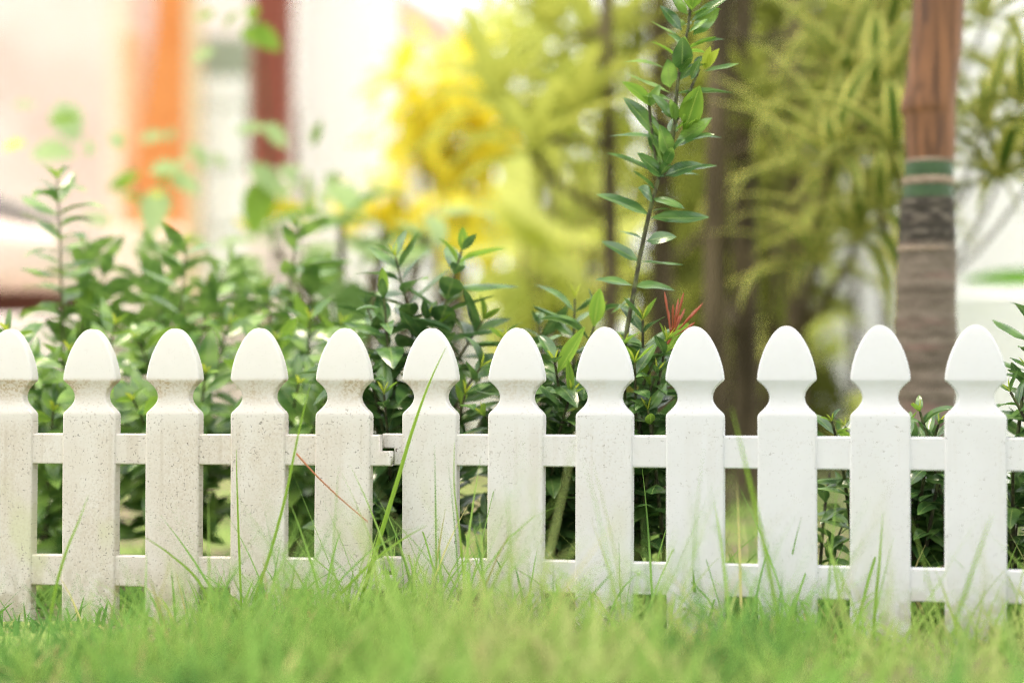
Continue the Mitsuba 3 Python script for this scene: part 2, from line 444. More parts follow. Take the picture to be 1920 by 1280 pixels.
bw = thing('boundary_wall', 'bright white boundary wall behind the palm and trees on the right', 'wall')
A = P(1290, 0, 6.2); B = P(2700, 0, 6.2)
part(bw, 'panel', mikit.ply(box(A[0], B[0], 6.2, 6.4, -0.05, P(0, 100, 6.2)[2], 0.004), 'mat_white', smooth=30))
part(bw, 'coping', mikit.ply(box(A[0], B[0], 6.16, 6.44, P(0, 100, 6.2)[2], P(0, -20, 6.2)[2], 0.01), 'mat_greywall', smooth=30))
pl = thing('planter_wall', 'low pale grey planter wall right of the palm trunk', 'wall')
A = P(1760, 0, 4.3); B = P(2500, 0, 4.3)
part(pl, 'panel', mikit.ply(box(A[0], B[0], 4.3, 4.6, -0.05, P(0, 545, 4.3)[2], 0.012), 'mat_greywall', smooth=30))

# ------------------------------------------------------------------ fence panels
PW, SP = 0.0625, 0.098
U = 0.000578
prof = np.array([(0, 0.4), (0.6, 5), (1.8, 9), (4.2, 13.2), (9.5, 19.5), (16, 25), (24.5, 30.8), (37, 37.5), (49.5, 43), (62, 47.2), (74, 50.5), (86, 52.8),
                 (95, 53.9), (98.5, 54), (101, 53.2), (103, 51.3), (105, 48.8), (107.5, 46), (111, 42.2), (116, 38), (122, 34.5), (128, 32.5), (133, 32),
                 (138, 32.7), (144, 35.1), (150, 39.2), (155, 43.8), (159, 48), (162, 51), (165, 53), (168, 53.9), (173, 54.1), (190, 54.1), (330, 54.1), (580, 54.1)])
from scipy.interpolate import PchipInterpolator
ks = np.concatenate([np.linspace(i, i + 1, 3)[:-1] for i in range(len(prof) - 1)] + [[len(prof) - 1]])
prof = PchipInterpolator(np.arange(len(prof)), prof)(ks)


def picket_mesh(seed):
    r = np.random.default_rng(seed)
    rings, per = [], 0
    dep = 0.0165
    for dz, hw in prof:
        h = hw * U * 1.0
        full = 54.1 * U
        inset = 0.20 * (full - h) if dz > 98.5 else 0.13 * (full - h) ** 1.0
        rad = min(0.0024, h * 0.7)
        fy = -dep / 2 + inset
        pts = [(-h, dep / 2)]
        for g in np.linspace(0, np.pi / 2, 5):
            pts.append((-h + rad - rad * np.cos(g), fy + rad - rad * np.sin(g)))
        for sx in (-0.5, 0, 0.5):
            pts.append((sx * (h - rad), fy))
        for g in np.linspace(np.pi / 2, 0, 5):
            pts.append((h - rad + rad * np.cos(g), fy + rad - rad * np.sin(g)))
        pts.append((h, dep / 2))
        per = len(pts)
        rings.append([(x, y, -dz * U) for x, y in pts])
    v = np.array(rings).reshape(-1, 3)
    n = len(rings)
    i, j = np.meshgrid(np.arange(n - 1), np.arange(per), indexing='ij')
    q = np.stack([i * per + j, (i + 1) * per + j, (i + 1) * per + (j + 1) % per, i * per + (j + 1) % per], -1).reshape(-1, 4)
    fs = np.vstack([q[:, [0, 1, 2]], q[:, [0, 2, 3]]])
    top = [[0, k, k + 1] for k in range(1, per - 1)]
    fs = np.vstack([fs, top])
    # moulded plastic is never quite flat or straight
    v[:, 1] += 0.0005 * (meshkit.noise(v * [30, 0, 14] + seed * 3.1, 2) - 0.5)
    v[:, 0] += 0.0008 * (meshkit.noise(v * [0, 0, 9] + seed * 7.7, 5) - 0.5)
    return v, fs


def rail_mesh(outline, y_front, thick, r=0.0018):
    """Extruded outline (x, z) with a rounded front edge."""
    from shapely.geometry import Polygon as Pg
    base = Pg(outline)
    layers = []
    for g in np.linspace(0, np.pi / 2, 4):
        layers.append((r - r * math.sin(g), y_front + r - r * math.cos(g)))
    # ordered offset of every corner along its bisector
    pts = np.array(outline, float)
    if base.exterior.is_ccw is False:
        pts = pts[::-1]
    e = np.roll(pts, -1, 0) - pts
    nrm = np.stack([e[:, 1], -e[:, 0]], -1); nrm /= np.linalg.norm(nrm, axis=1, keepdims=True)
    prev = np.roll(nrm, 1, 0)
    bis = nrm + prev
    bis = bis / np.maximum((bis * nrm).sum(1, keepdims=True), 1e-6)
    vs, n = [], len(pts)
    for ins, y in layers + [(0, y_front + thick)]:
        p2 = pts - bis * ins
        vs.append(np.stack([p2[:, 0], np.full(n, y), p2[:, 1]], -1))
    v = np.vstack(vs)
    fs = []
    for L in range(len(vs) - 1):
        for k in range(n):
            a, b = L * n + k, L * n + (k + 1) % n
            fs += [[a, b, b + n], [a, b + n, a + n]]
    import mapbox_earcut as me
    tri = me.triangulate_float64(pts, np.array([n], dtype=np.uint32)).reshape(-1, 3)
    fs += [list(t) for t in tri] + [list(t[::-1] + (len(vs) - 1) * n) for t in tri]
    return v, np.array(fs)


def panel_matrix(x0, y0, th):
    c, s = math.cos(th), math.sin(th)
    m = np.eye(4)
    m[:3, 0] = [c, -s, 0]; m[:3, 1] = [s, c, 0]; m[:3, 3] = [x0, y0, 0]
    return m


def apply(m, mesh):
    return np.asarray(mesh[0]) @ m[:3, :3].T + m[:3, 3], mesh[1]


RT, RB, LT, LB = H - 0.0594, H - 0.0945, H - 0.1966, H - 0.2318
FY = -0.0165 / 2 + 0.0022
left = thing('picket_fence', 'cream weathered plastic picket fence panel speckled with brown dirt, left of the interlocking joint', 'fence')
right = thing('picket_fence', 'cleaner white plastic picket fence panel right of the interlocking joint', 'fence')
ML = panel_matrix(-0.5746, 1.9525, 0.1335)
MR = panel_matrix(-0.0903, 1.9051, 0.2010)
for th, M, ks_, sd in ((left, ML, range(-2, 5), 0), (right, MR, range(0, 9), 40)):
    for k in ks_:
        rr = np.random.default_rng(sd + k + 5)
        M2 = M.copy(); ang = (rr.random() - 0.5) * 0.014
        loc = np.eye(4); loc[0, 3] = SP * k; loc[2, 3] = TOP + (rr.random() - 0.5) * 0.0006
        loc[0, 0] = loc[2, 2] = math.cos(ang); loc[0, 2] = math.sin(ang); loc[2, 0] = -math.sin(ang)
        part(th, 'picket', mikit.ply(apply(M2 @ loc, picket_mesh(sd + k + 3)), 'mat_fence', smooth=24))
xl0, xl1, xl2 = -2.5 * SP, 4 * SP + 0.0415, 4 * SP + 0.0540
xr0, xr1, xr2 = -0.0415, -0.0545, 8.5 * SP
for zt, zb in ((RT, RB), (LT, LB)):
    zm = (zt + zb) / 2
    o = [(xl0, zb), (xl2, zb), (xl2, zm - 0.0012), (xl1, zm - 0.0012), (xl1, zt - 0.0006), (xl0, zt - 0.0006)]
    part(left, 'rail', mikit.ply(apply(ML, rail_mesh(o, FY, 0.0125)), 'mat_fence', smooth=35))
    o = [(xr0, zb), (xr2, zb), (xr2, zt), (xr1, zt), (xr1, zm + 0.0014), (xr0, zm + 0.0014)]
    part(right, 'rail', mikit.ply(apply(MR, rail_mesh(o, FY, 0.0125)), 'mat_fence', smooth=35))


# ------------------------------------------------------------------ leaves
def leaf_mesh(shape, droop, fold, nseg=8, curl=0.0, wave=0.0, seed=0):
    """Leaf of length 1 along x (its width as drawn by shape(t)), arched down by droop, folded up along the midrib."""
    t = np.linspace(0, 1, nseg + 1)
    rows, uvs = [], []
    ang = -droop * t ** 1.3
    dx, dz = np.cos(ang), np.sin(ang)
    x = np.concatenate([[0], np.cumsum((dx[1:] + dx[:-1]) / 2)]) / nseg
    z = np.concatenate([[0], np.cumsum((dz[1:] + dz[:-1]) / 2)]) / nseg
    r = np.random.default_rng(seed)
    ph = r.random() * 6
    for k in range(nseg + 1):
        w = shape(t[k])
        for s in (-1, -0.5, 0, 0.5, 1):
            lift = fold * abs(s) * w + wave * w * math.sin(9 * t[k] + ph + (2 if s > 0 else 0)) * abs(s) - curl * w * s * s
            rows.append((x[k] - math.sin(ang[k]) * lift, s * w, z[k] + math.cos(ang[k]) * lift))
            uvs.append((t[k], 0.5 + 0.5 * s))
    i, j = np.meshgrid(np.arange(nseg), np.arange(4), indexing='ij')
    q = np.stack([i * 5 + j, (i + 1) * 5 + j, (i + 1) * 5 + j + 1, i * 5 + j + 1], -1).reshape(-1, 4)
    return (np.array(rows), q), np.array(uvs)


def leaf_ply(mat, *a, **k):
    m, uv = leaf_mesh(*a, **k)
    return mikit.ply(m, mat, smooth=True, uv=uv)


def sh_ix(t):
    return 0.165 * max(0.02, math.sin(math.pi * min(1, t ** 0.86)) ** 0.8) * (0.35 + 0.65 * min(1, t / 0.25)) + 0.004


def sh_strap(t):
    return 0.075 * max(0.015, min(1, 0.35 + t * 2.6) * (1 - t ** 2.6)) + 0.002


def sh_wide(t):
    return 0.24 * max(0.02, math.sin(math.pi * t ** 0.8) ** 0.75) + 0.003


IX = [leaf_ply('mat_ixora_backlit', sh_ix, d, f, curl=c, wave=0.08, seed=i) for i, (d, f, c) in
      enumerate([(0.25, 0.30, 0.1), (0.5, 0.22, 0.0), (0.8, 0.30, 0.05), (0.1, 0.35, 0.0), (0.6, 0.12, 0.1), (-0.15, 0.3, 0.05), (1.2, 0.2, 0.3), (0.9, 0.5, -0.2), (0.35, 0.05, 0.5)])]
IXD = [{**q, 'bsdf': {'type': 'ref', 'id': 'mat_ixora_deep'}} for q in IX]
YG = [leaf_ply('mat_young', sh_ix, d, 0.4, wave=0.05, seed=i) for i, d in enumerate([0.1, 0.4, -0.2])]
TIP = [leaf_ply('mat_tip', sh_ix, d, 0.5, nseg=4) for d in (0.0, 0.2)]
ST = [leaf_ply('mat_stripe', sh_strap, d, 0.25, nseg=8, seed=i) for i, d in enumerate([0.5, 0.9, 1.3, 1.7])]
SD = [leaf_ply('mat_deep_stripe', sh_strap, d, 0.25, nseg=7, seed=i) for i, d in enumerate([0.5, 0.9, 1.3, 1.7])]
SF = [leaf_ply('mat_far_stripe', sh_strap, d, 0.25, nseg=7, seed=i) for i, d in enumerate([0.5, 0.9, 1.3, 1.7])]
GO = [leaf_ply('mat_gold', sh_ix, d, 0.2, nseg=5, seed=i) for i, d in enumerate([0.3, 0.8, 1.2])]
LI = [leaf_ply('mat_lime', sh_ix, d, 0.2, nseg=5, seed=i) for i, d in enumerate([0.3, 0.8, 1.2])]
LW = [leaf_ply('mat_lime', sh_wide, d, 0.15, nseg=6, seed=i) for i, d in enumerate([0.3, 0.9])]
PB = [leaf_ply('mat_broad_sheen', sh_wide, d, 0.15, nseg=6, seed=i) for i, d in enumerate([0.2, 0.7, 1.1])]
BR = [leaf_ply('mat_broad', sh_wide, d, 0.15, nseg=6, seed=i) for i, d in enumerate([0.2, 0.7, 1.1])]
OLm = [leaf_mesh(sh_ix, d, 0.2, nseg=3) for d in (0.3, 1.0)]


def azim(stem_dir, ang):
    a = np.cross(stem_dir, [0.13, 1.0, 0.21]); a = unit(a)
    b = np.cross(stem_dir, a)
    return a * math.cos(ang) + b * math.sin(ang)


def branch(th, base, tip, size, spacing, rad, r, tmin=0.12, young=True, bow=0.3, nmax=40, srcs=None):
    srcs = srcs or IX
    """One leafy ixora shoot: a stem that is one part and decussate pairs of leaves."""
    base, tip = np.asarray(base, float), np.asarray(tip, float)
    ctl = base * (1 - bow) + tip * bow
    ctl[2] = base[2] + (tip[2] - base[2]) * 0.6
    ctl += (r.random(3) - 0.5) * 0.02
    pts = bez(base, ctl, tip, 12)
    L = np.linalg.norm(np.diff(pts, axis=0), axis=1).sum()
    part(th, 'stem', mikit.ply(tube(pts, np.linspace(rad, rad * 0.45, 12), 6), 'mat_stem', smooth=True))
    n = min(nmax, int(L * (1 - tmin) / spacing))
    az = r.random() * 6.28
    out = []
    for k in range(n):
        t = 1 - k * spacing / L
        if t < tmin:
            break
        f = t * 11; i = min(int(f), 10)
        pos = pts[i] + (pts[i + 1] - pts[i]) * (f - i)
        d = unit(pts[i + 1] - pts[i])
        az += math.pi / 2 + (r.random() - 0.5) * 0.7
        for s in (0, math.pi):
            if r.random() < 0.06:
                continue
            side = azim(d, az + s + (r.random() - 0.5) * 0.3)
            up = [1.25, 0.85, 0.6, 0.42][min(k, 3)] + (r.random() - 0.5) * 0.4
            dirn = unit(side + d * up * 0.9 + np.array([0, 0, 0.05]))
            ln = size * [0.5, 0.8, 0.95, 1.0][min(k, 3)] * (0.68 + 0.55 * r.random())
            src = srcs[r.integers(len(srcs))]
            if k <= 1 and young and r.random() < 0.30:
                src = YG[r.integers(3)]
            out.append((pos, placed(src, frame(pos, dirn, d + 0.3 * (r.random(3) - 0.5), ln, ln * (0.75 + 0.5 * r.random())))))
    if young:
        d = unit(pts[-1] - pts[-2])
        for s in (0, math.pi):
            out.append((pts[-1], placed(TIP[0], frame(pts[-1], unit(d + 0.35 * azim(d, s)), azim(d, s + 3.1), size * 0.28))))
    return out


def shrub(name, label, group, base_px, depth, tips, size=0.072, spacing=0.0195, seed=0, low=0):
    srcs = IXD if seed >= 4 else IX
    r = np.random.default_rng(seed)
    th = thing(name, label, 'shrub', group)
    leaves = []
    for px, py, d in tips:
        bx = (base_px - 960) / F * depth + (r.random() - 0.5) * 0.08
        base = np.array([bx, depth + (r.random() - 0.5) * 0.08, 0.0])
        leaves += branch(th, base, P(px, py, d), size, spacing, 0.0032, r, srcs=srcs)
    w = (max(t[0] for t in tips) - min(t[0] for t in tips)) / 2
    c = (max(t[0] for t in tips) + min(t[0] for t in tips)) / 2
    for k in range(low):
        bx = (base_px - 960) / F * depth
        px = c + (r.random() * 2 - 1) * w
        d = depth + (r.random() - 0.6) * 0.25
        leaves += branch(th, [bx + (r.random() - 0.5) * 0.08, depth, 0.0], P(px, 760 + 260 * r.random(), max(d, 2.03)), size, spacing * 1.2, 0.0025, r, young=False, srcs=srcs)
    leaves.sort(key=lambda a: np.hypot(a[0][0], a[0][1]))
    for pos, s in leaves[:300]:
        part(th, 'leaf', s)
    rest = leaves[300:]
    if rest:
        ms = []
        for pos, s in rest:
            v, f, *_ = meshkit.WRITTEN[s['filename']]
            m4 = np.array(s['to_world'].matrix, float)
            ms.append((v @ m4[:3, :3].T + m4[:3, 3], f, meshkit.WRITTEN[s['filename']][3]))
        uv = np.vstack([a[2] for a in ms])
        part(th, 'foliage', mikit.ply(join([(a[0], a[1]) for a in ms]), 'mat_ixora_deep' if srcs is IXD else 'mat_ixora_backlit', smooth=True, uv=uv), kind='stuff')
    return th


G2 = 'low shrubs behind the right end of the fence'
G = 'leafy shrubs of the hedge behind the fence'
shrub('hedge_shrub', 'dark green hedge shrub with a tall leafy sprig at the far left of the fence', G, 120, 2.38,
      [(108, 338, 2.36), (160, 470, 2.5), (205, 470, 2.6), (180, 560, 2.4), (215, 610, 2.25), (130, 660, 2.2), (60, 700, 2.18), (15, 622, 2.13), (180, 720, 2.15), (100, 770, 2.15)],
      seed=1, low=7)
shrub('hedge_shrub', 'green hedge shrub with bright leaves behind the third picket from the left', G, 340, 2.4,
      [(350, 458, 2.38), (285, 540, 2.5), (300, 470, 2.7), (410, 540, 2.45), (430, 490, 2.6), (430, 610, 2.3), (260, 640, 2.28), (335, 620, 2.3), (385, 700, 2.18), (310, 730, 2.15), (250, 750, 2.15)],
      seed=2, low=7)
shrub('hedge_shrub', 'green hedge shrub with upright sprig behind the fourth and fifth pickets', G, 550, 2.4,
      [(556, 430, 2.42), (500, 545, 2.4), (600, 500, 2.5), (520, 640, 2.24), (580, 600, 2.24), (480, 700, 2.18), (640, 610, 2.3), (455, 560, 2.6), (560, 720, 2.14), (615, 740, 2.1)],
      seed=3, low=7)
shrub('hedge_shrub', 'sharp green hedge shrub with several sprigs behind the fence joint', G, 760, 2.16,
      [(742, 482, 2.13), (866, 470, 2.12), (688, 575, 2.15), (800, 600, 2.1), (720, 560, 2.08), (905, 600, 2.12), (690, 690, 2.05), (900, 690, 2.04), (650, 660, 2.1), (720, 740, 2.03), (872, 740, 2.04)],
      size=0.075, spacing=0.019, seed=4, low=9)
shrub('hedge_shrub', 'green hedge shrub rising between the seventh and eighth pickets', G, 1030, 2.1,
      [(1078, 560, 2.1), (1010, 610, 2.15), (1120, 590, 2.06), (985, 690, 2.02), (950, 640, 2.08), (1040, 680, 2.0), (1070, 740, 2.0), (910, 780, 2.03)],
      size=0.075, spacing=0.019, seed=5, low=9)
sh6 = shrub('hedge_shrub', 'green hedge shrub holding a cluster of red buds behind the eighth picket', G, 1190, 2.05,
            [(1250, 640, 1.98), (1205, 600, 2.0), (1230, 700, 1.98), (1190, 680, 1.97), (1215, 770, 1.97), (1170, 650, 2.0)],
            size=0.070, spacing=0.020, seed=6, low=7)
# bud cluster
r = np.random.default_rng(8)
o = P(1258, 632, 1.98)
part(sh6, 'stem', mikit.ply(tube(bez(P(1190, 760, 2.0), P(1220, 680, 1.99), o, 8), 0.0017, 6), 'mat_stem', smooth=True))
fl = part(sh6, 'flower_cluster', mikit.ply(tube(bez(o - [0.004, 0, 0.008], o - [0.001, 0, 0.003], o + [0.001, 0, 0.006], 5), [0.0014, 0.0018, 0.002, 0.0022, 0.001], 7), 'mat_bud', smooth=True), 'cluster of unopened red tubular buds')
for tx, ty, dd in [(1246, 547, 0.0), (1282, 548, -0.01), (1272, 560, 0.012), (1318, 568, 0.0), (1306, 578, 0.012), (1296, 590, -0.012), (1284, 578, 0.02), (1252, 578, 0.015), (1262, 570, -0.015), (1303, 604, 0.005), (1275, 590, 0.0), (1268, 585, -0.008)]:
    e = P(tx, ty, 1.98 + dd)
    pts = bez(o, (o + e) / 2 + [0.001, 0, -0.002], e, 9)
    scene[key_for(fl + '__bud')] = mikit.ply(tube(pts, [0.0006, 0.0008, 0.0008, 0.0008, 0.0009, 0.0011, 0.0015, 0.0014, 0.0003], 7), 'mat_bud', smooth=True)

shrub('low_shrub', 'sparse small shrub seen in the gap between the tenth and eleventh pickets', G2, 1595, 2.0,
      [(1560, 790, 1.93), (1585, 800, 1.95), (1600, 880, 1.93)], size=0.046, spacing=0.021, seed=7, low=2)
shrub('low_shrub', 'dark green low shrub between the last two pickets on the right', G2, 1735, 1.98,
      [(1725, 772, 1.93), (1760, 795, 1.95), (1700, 800, 1.96), (1740, 860, 1.9), (1770, 840, 1.92)], size=0.055, spacing=0.019, seed=9, low=11)
shrub('low_shrub', 'green shrub with pointed leaves at the right edge of the photo', G2, 1940, 1.97,
      [(1895, 735, 1.9), (1925, 690, 1.93), (1945, 590, 1.95), (1960, 680, 1.9), (1900, 850, 1.88), (1990, 760, 1.9)], size=0.06, spacing=0.02, seed=10, low=8)

# ------------------------------------------------------------------ the tall shoot, leaf by leaf
tall = thing('tall_shoot', 'tall upright shoot with paired dark green leaves rising far above the fence', 'plant')
DT = 2.0
S = lambda px, py, d=DT: P(px, py, d)
stem_px = [(1158, 800), (1172, 640), (1186, 560), (1206, 450), (1222, 380), (1240, 320), (1262, 260), (1268, 180), (1278, 110), (1292, 40), (1300, -60)]
pts = spline([S(*q) for q in stem_px], 40)
base = np.array([pts[0][0] - 0.01, DT + 0.02, 0.0])
pts = np.vstack([[base], pts])
part(tall, 'stem', mikit.ply(tube(pts, np.linspace(0.0031, 0.0016, len(pts)), 9), 'mat_stem', smooth=True))
part(tall, 'stem', mikit.ply(tube(bez(S(1240, 300), S(1262, 235), S(1312, 130), 9), [0.0018] * 8 + [0.0012], 7), 'mat_stem', smooth=True))
part(tall, 'stem', mikit.ply(tube(bez(S(1232, 315), S(1222, 250), S(1215, 185), 9), [0.0017] * 8 + [0.0012], 7), 'mat_stem', smooth=True))
# (from x, y) -> (to x, y), depth change at the tip, width factor, kind, tilt of the face towards the camera
L_ = [
    (1186, 535, 1120, 518, -0.01, 0.9, 'i', 0.5), (1186, 537, 1265, 530, 0.0, 1.0, 'i', 0.5),
    (1198, 490, 1131, 452, -0.01, 1.0, 'i', 0.7), (1200, 490, 1280, 502, 0.0, 0.8, 'i', 0.2),
    (1208, 450, 1160, 428, 0.01, 0.8, 'i', 0.2), (1212, 452, 1262, 438, -0.02, 1.15, 'i', 0.9),
    (1218, 404, 1122, 362, 0.0, 1.0, 'i', 0.5), (1220, 408, 1326, 413, 0.0, 1.05, 'i', 0.6),
    (1222, 372, 1281, 384, -0.03, 0.9, 'i', 0.6), (1224, 374, 1208, 350, -0.03, 1.4, 'i', 1.0),
    (1240, 330, 1142, 284, 0.0, 0.75, 'i', 0.3), (1246, 332, 1192, 290, -0.03, 1.1, 'i', 0.9),
    (1248, 330, 1340, 302, -0.01, 0.9, 'i', 0.4), (1246, 330, 1310, 300, -0.02, 1.2, 'i', 0.8),
    (1250, 325, 1310, 325, 0.02, 1.0, 'i', 0.4),
    (1258, 296, 1233, 234, -0.035, 1.15, 'i', 1.0), (1240, 260, 1145, 246, 0.0, 0.75, 'i', 0.3),
    (1236, 300, 1224, 225, 0.02, 1.0, 'i', 0.8), (1240, 262, 1172, 182, 0.02, 0.85, 'i', 0.6),
    (1266, 270, 1336, 225, -0.02, 1.2, 'i', 0.8), (1276, 262, 1352, 250, 0.01, 0.8, 'i', 0.3),
    (1270, 275, 1330, 240, -0.03, 0.9, 'i', 0.6),
    (1286, 240, 1308, 168, -0.035, 1.45, 'y', 1.0), (1282, 245, 1276, 215, -0.03, 1.3, 'y', 1.0), (1290, 244, 1302, 222, -0.035, 1.2, 'y', 1.0),
    (1264, 225, 1262, 190, -0.02, 0.9, 'i', 0.8), (1262, 222, 1225, 178, -0.02, 1.0, 'i', 0.8),
    (1258, 175, 1175, 145, 0.0, 0.85, 'i', 0.3), (1222, 200, 1175, 150, -0.02, 1.1, 'y', 0.8), (1218, 200, 1233, 162, -0.02, 1.0, 'i', 0.9),
    (1262, 176, 1372, 170, 0.0, 0.65, 'i', 0.3), (1256, 165, 1250, 110, -0.03, 1.2, 'i', 1.0),
    (1278, 134, 1281, 76, -0.035, 1.5, 'i', 1.0), (1250, 130, 1173, 100, 0.0, 0.7, 'i', 0.3),
    (1296, 150, 1312, 110, -0.02, 0.9, 'i', 0.8), (1320, 134, 1384, 124, 0.0, 1.0, 'i', 0.4),
    (1322, 130, 1348, 92, -0.01, 1.0, 't', 0.8), (1320, 130, 1332, 88, -0.01, 1.0, 't', 0.8),
    (1300, 82, 1357, 72, 0.0, 1.0, 'i', 0.4), (1278, 72, 1218, 44, 0.01, 0.6, 'i', 0.2),
    (1278, 58, 1242, 10, -0.01, 1.0, 'i', 0.8), (1300, 66, 1344, 14, -0.01, 1.2, 'i', 0.9),
    (1296, 40, 1362, -4, -0.01, 1.0, 'i', 0.6), (1290, 28, 1256, -8, -0.01, 1.1, 'i', 0.8),
    (1296, 20, 1310, -50, -0.02, 1.1, 'y', 0.8), (1298, 0, 1240, -50, 0.01, 1.0, 'i', 0.6), (1298, 0, 1360, -50, 0.02, 1.0, 'i', 0.6),
    (1290, 60, 1330, 40, -0.03, 1.0, 'i', 0.8), (1288, 90, 1258, 62, -0.02, 1.0, 'i', 0.7), (1284, 100, 1318, 92, -0.02, 0.9, 'y', 0.6), (1276, 150, 1300, 118, 0.02, 1.0, 'i', 0.7),
    (1272, 200, 1300, 186, -0.03, 1.0, 'i', 0.8), (1268, 215, 1240, 205, 0.02, 1.0, 'i', 0.6), (1264, 245, 1290, 232, -0.03, 1.1, 'y', 0.9), (1256, 285, 1282, 262, -0.03, 1.0, 'i', 0.9),
    (1250, 310, 1222, 290, 0.02, 1.0, 'i', 0.6), (1296, 20, 1275, -2, -0.03, 1.0, 'y', 0.8), (1262, 190, 1205, 168, -0.01, 0.8, 'i', 0.5), (1300, 120, 1330, 104, 0.02, 0.8, 'i', 0.5),
    (1184, 560, 1150, 590, 0.04, 1.0, 'i', 0.7), (1182, 570, 1195, 600, 0.03, 1.2, 'i', 0.9),
]
for q, (x0, y0, x1, y1, dd, wf, kind, tilt) in enumerate(L_):
    a, b = S(x0, y0), S(x1, y1, DT + dd)
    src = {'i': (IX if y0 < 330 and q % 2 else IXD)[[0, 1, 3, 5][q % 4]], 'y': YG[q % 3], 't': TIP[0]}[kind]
    ln = np.linalg.norm(b - a)
    up = np.array([0.0, -tilt, 1.0 - 0.6 * tilt])
    wf = wf * 1.12
    part(tall, 'leaf', placed(src, frame(a, b - a, up, ln * 1.03, ln * wf * (0.95 if ln > 0.045 else 1.1))))

rt = np.random.default_rng(71)
top = pts[len(pts) * 45 // 100:]
for k in range(26):                      # small leaves crowding the upper part of the shoot
    i = int(rt.integers(1, len(top) - 1))
    d = unit(top[i + 1] - top[i - 1])
    side = azim(d, k * 1.571 + rt.random() * 0.6)
    ln = rt.uniform(0.026, 0.045)
    sr = [IX, IXD, YG][rt.integers(3) if i > len(top) * 0.55 else rt.integers(2)]
    part(tall, 'leaf', placed(sr[rt.integers(len(sr))], frame(top[i], unit(side + d * rt.uniform(0.5, 1.3)), d + 0.2 * rt.normal(size=3), ln, ln * rt.uniform(0.8, 1.1))))


# ------------------------------------------------------------------ grass
def blades(n, xr, yr, hmin, hmax, width, seed, density, cols):
    r = np.random.default_rng(seed)
    x = r.uniform(*xr, n * 3); y = r.uniform(*yr, n * 3)
    keep = r.random(n * 3) < density(x, y)
    x, y = x[keep][:n], y[keep][:n]
    n = len(x)
    z = ground_z(x, y) - 0.004
    h = hmin + (hmax - hmin) * r.random(n) ** 1.6
    h = h * (0.65 + 0.7 * meshkit.fbm(np.stack([x * 3, y * 3, x * 0], -1), 2, 5)) * (1 - 0.42 * np.clip((-0.22 - x / np.maximum(y, 0.7) * 1.6) / 0.2, 0, 1))
    lean = np.abs(r.normal(0, 0.45, n)) + 0.12
    bend = np.abs(r.normal(0.35, 0.45, n))
    az = r.random(n) * 2 * np.pi
    w = width * (0.6 + 0.7 * r.random(n))
    lev = 6
    t = np.linspace(0, 1, lev)
    ang = lean[:, None] + bend[:, None] * t[None] * 2.0
    ds = h[:, None] / (lev - 1)
    rad = np.concatenate([np.zeros((n, 1)), np.cumsum(np.sin(ang[:, 1:]) * ds, 1)], 1)
    up = np.concatenate([np.zeros((n, 1)), np.cumsum(np.cos(ang[:, 1:]) * ds, 1)], 1)
    c, s = np.cos(az)[:, None], np.sin(az)[:, None]
    cx, cy, cz = x[:, None] + rad * c, y[:, None] + rad * s, z[:, None] + up
    tw = az + np.pi / 2 + r.normal(0, 0.5, n)
    wt = w[:, None] * 0.5 * np.array([0.7, 1.0, 0.95, 0.75, 0.45, 0.06])[None]
    ox, oy = np.cos(tw)[:, None] * wt, np.sin(tw)[:, None] * wt
    v = np.stack([np.stack([cx - ox, cy - oy, cz], -1), np.stack([cx + ox, cy + oy, cz], -1)], 2).reshape(-1, 3)
    b = (np.arange(n) * lev * 2)[:, None, None]
    k = np.arange(lev - 1)[None, :, None] * 2
    f = b + k + np.array([[0, 1, 3, 2]])[None]
    ci = r.random(n)
    tone = meshkit.fbm(np.stack([x * 6, y * 6, x * 0], -1), 3, 33) * 2.1 - 0.55 + r.normal(0, 0.10, n)
    tone = np.clip(tone, 0, 0.999) * (len(cols) - 1)
    lo = tone.astype(int)
    base = np.array(cols)[lo] + (np.array(cols)[lo + 1] - np.array(cols)[lo]) * (tone - lo)[:, None]
    base = base * (0.86 + 0.28 * r.random((n, 1)))
    straw = ci < 0.05
    base[straw] = np.array([0.40, 0.38, 0.16]) * (0.7 + 0.5 * r.random((straw.sum(), 1)))
    col = np.repeat(base, lev * 2, axis=0)
    return v, f.reshape(-1, 4), col


def grass_ply(v, f, c):
    tri = np.vstack([f[:, [0, 1, 2]], f[:, [0, 2, 3]]])
    _, _, n = meshkit.arrays((v, tri), True)
    n = n * np.where((n @ [0.0, -0.6, 0.8]) < 0, -1, 1)[:, None] + [0, -0.3, 1.1]
    n /= np.linalg.norm(n, axis=1, keepdims=True)
    path = meshkit.write_ply((v, tri), False, color=c, normals=n)
    return {'type': 'ply', 'filename': path, 'face_normals': False, 'bsdf': {'type': 'ref', 'id': 'mat_grass'}}


def fence_y(x):
    return np.where(x < -0.14, 1.9525 - (x + 0.5746) * math.tan(0.1335), 1.9051 - (x + 0.0903) * math.tan(0.2010))


def dens_front(x, y):
    q = np.stack([x * 5, y * 5, np.zeros_like(x)], -1)
    d = np.clip((meshkit.fbm(q, 3, 21) - 0.33) * 3.6, 0.14, 1)
    gap = np.abs(y - fence_y(x))
    bare = np.exp(-((x + 0.58) / 0.17) ** 2 - ((y - 1.76) / 0.17) ** 2)
    return d * np.where(gap < 0.012, 0, 1) * (1 - 0.97 * bare)


def dens_back(x, y):
    q = np.stack([x * 4, y * 4, np.zeros_like(x)], -1)
    return np.clip((meshkit.fbm(q, 3, 77) - 0.42) * 3.0, 0.02, 1) * np.where(y - fence_y(x) < 0.02, 0, 1)


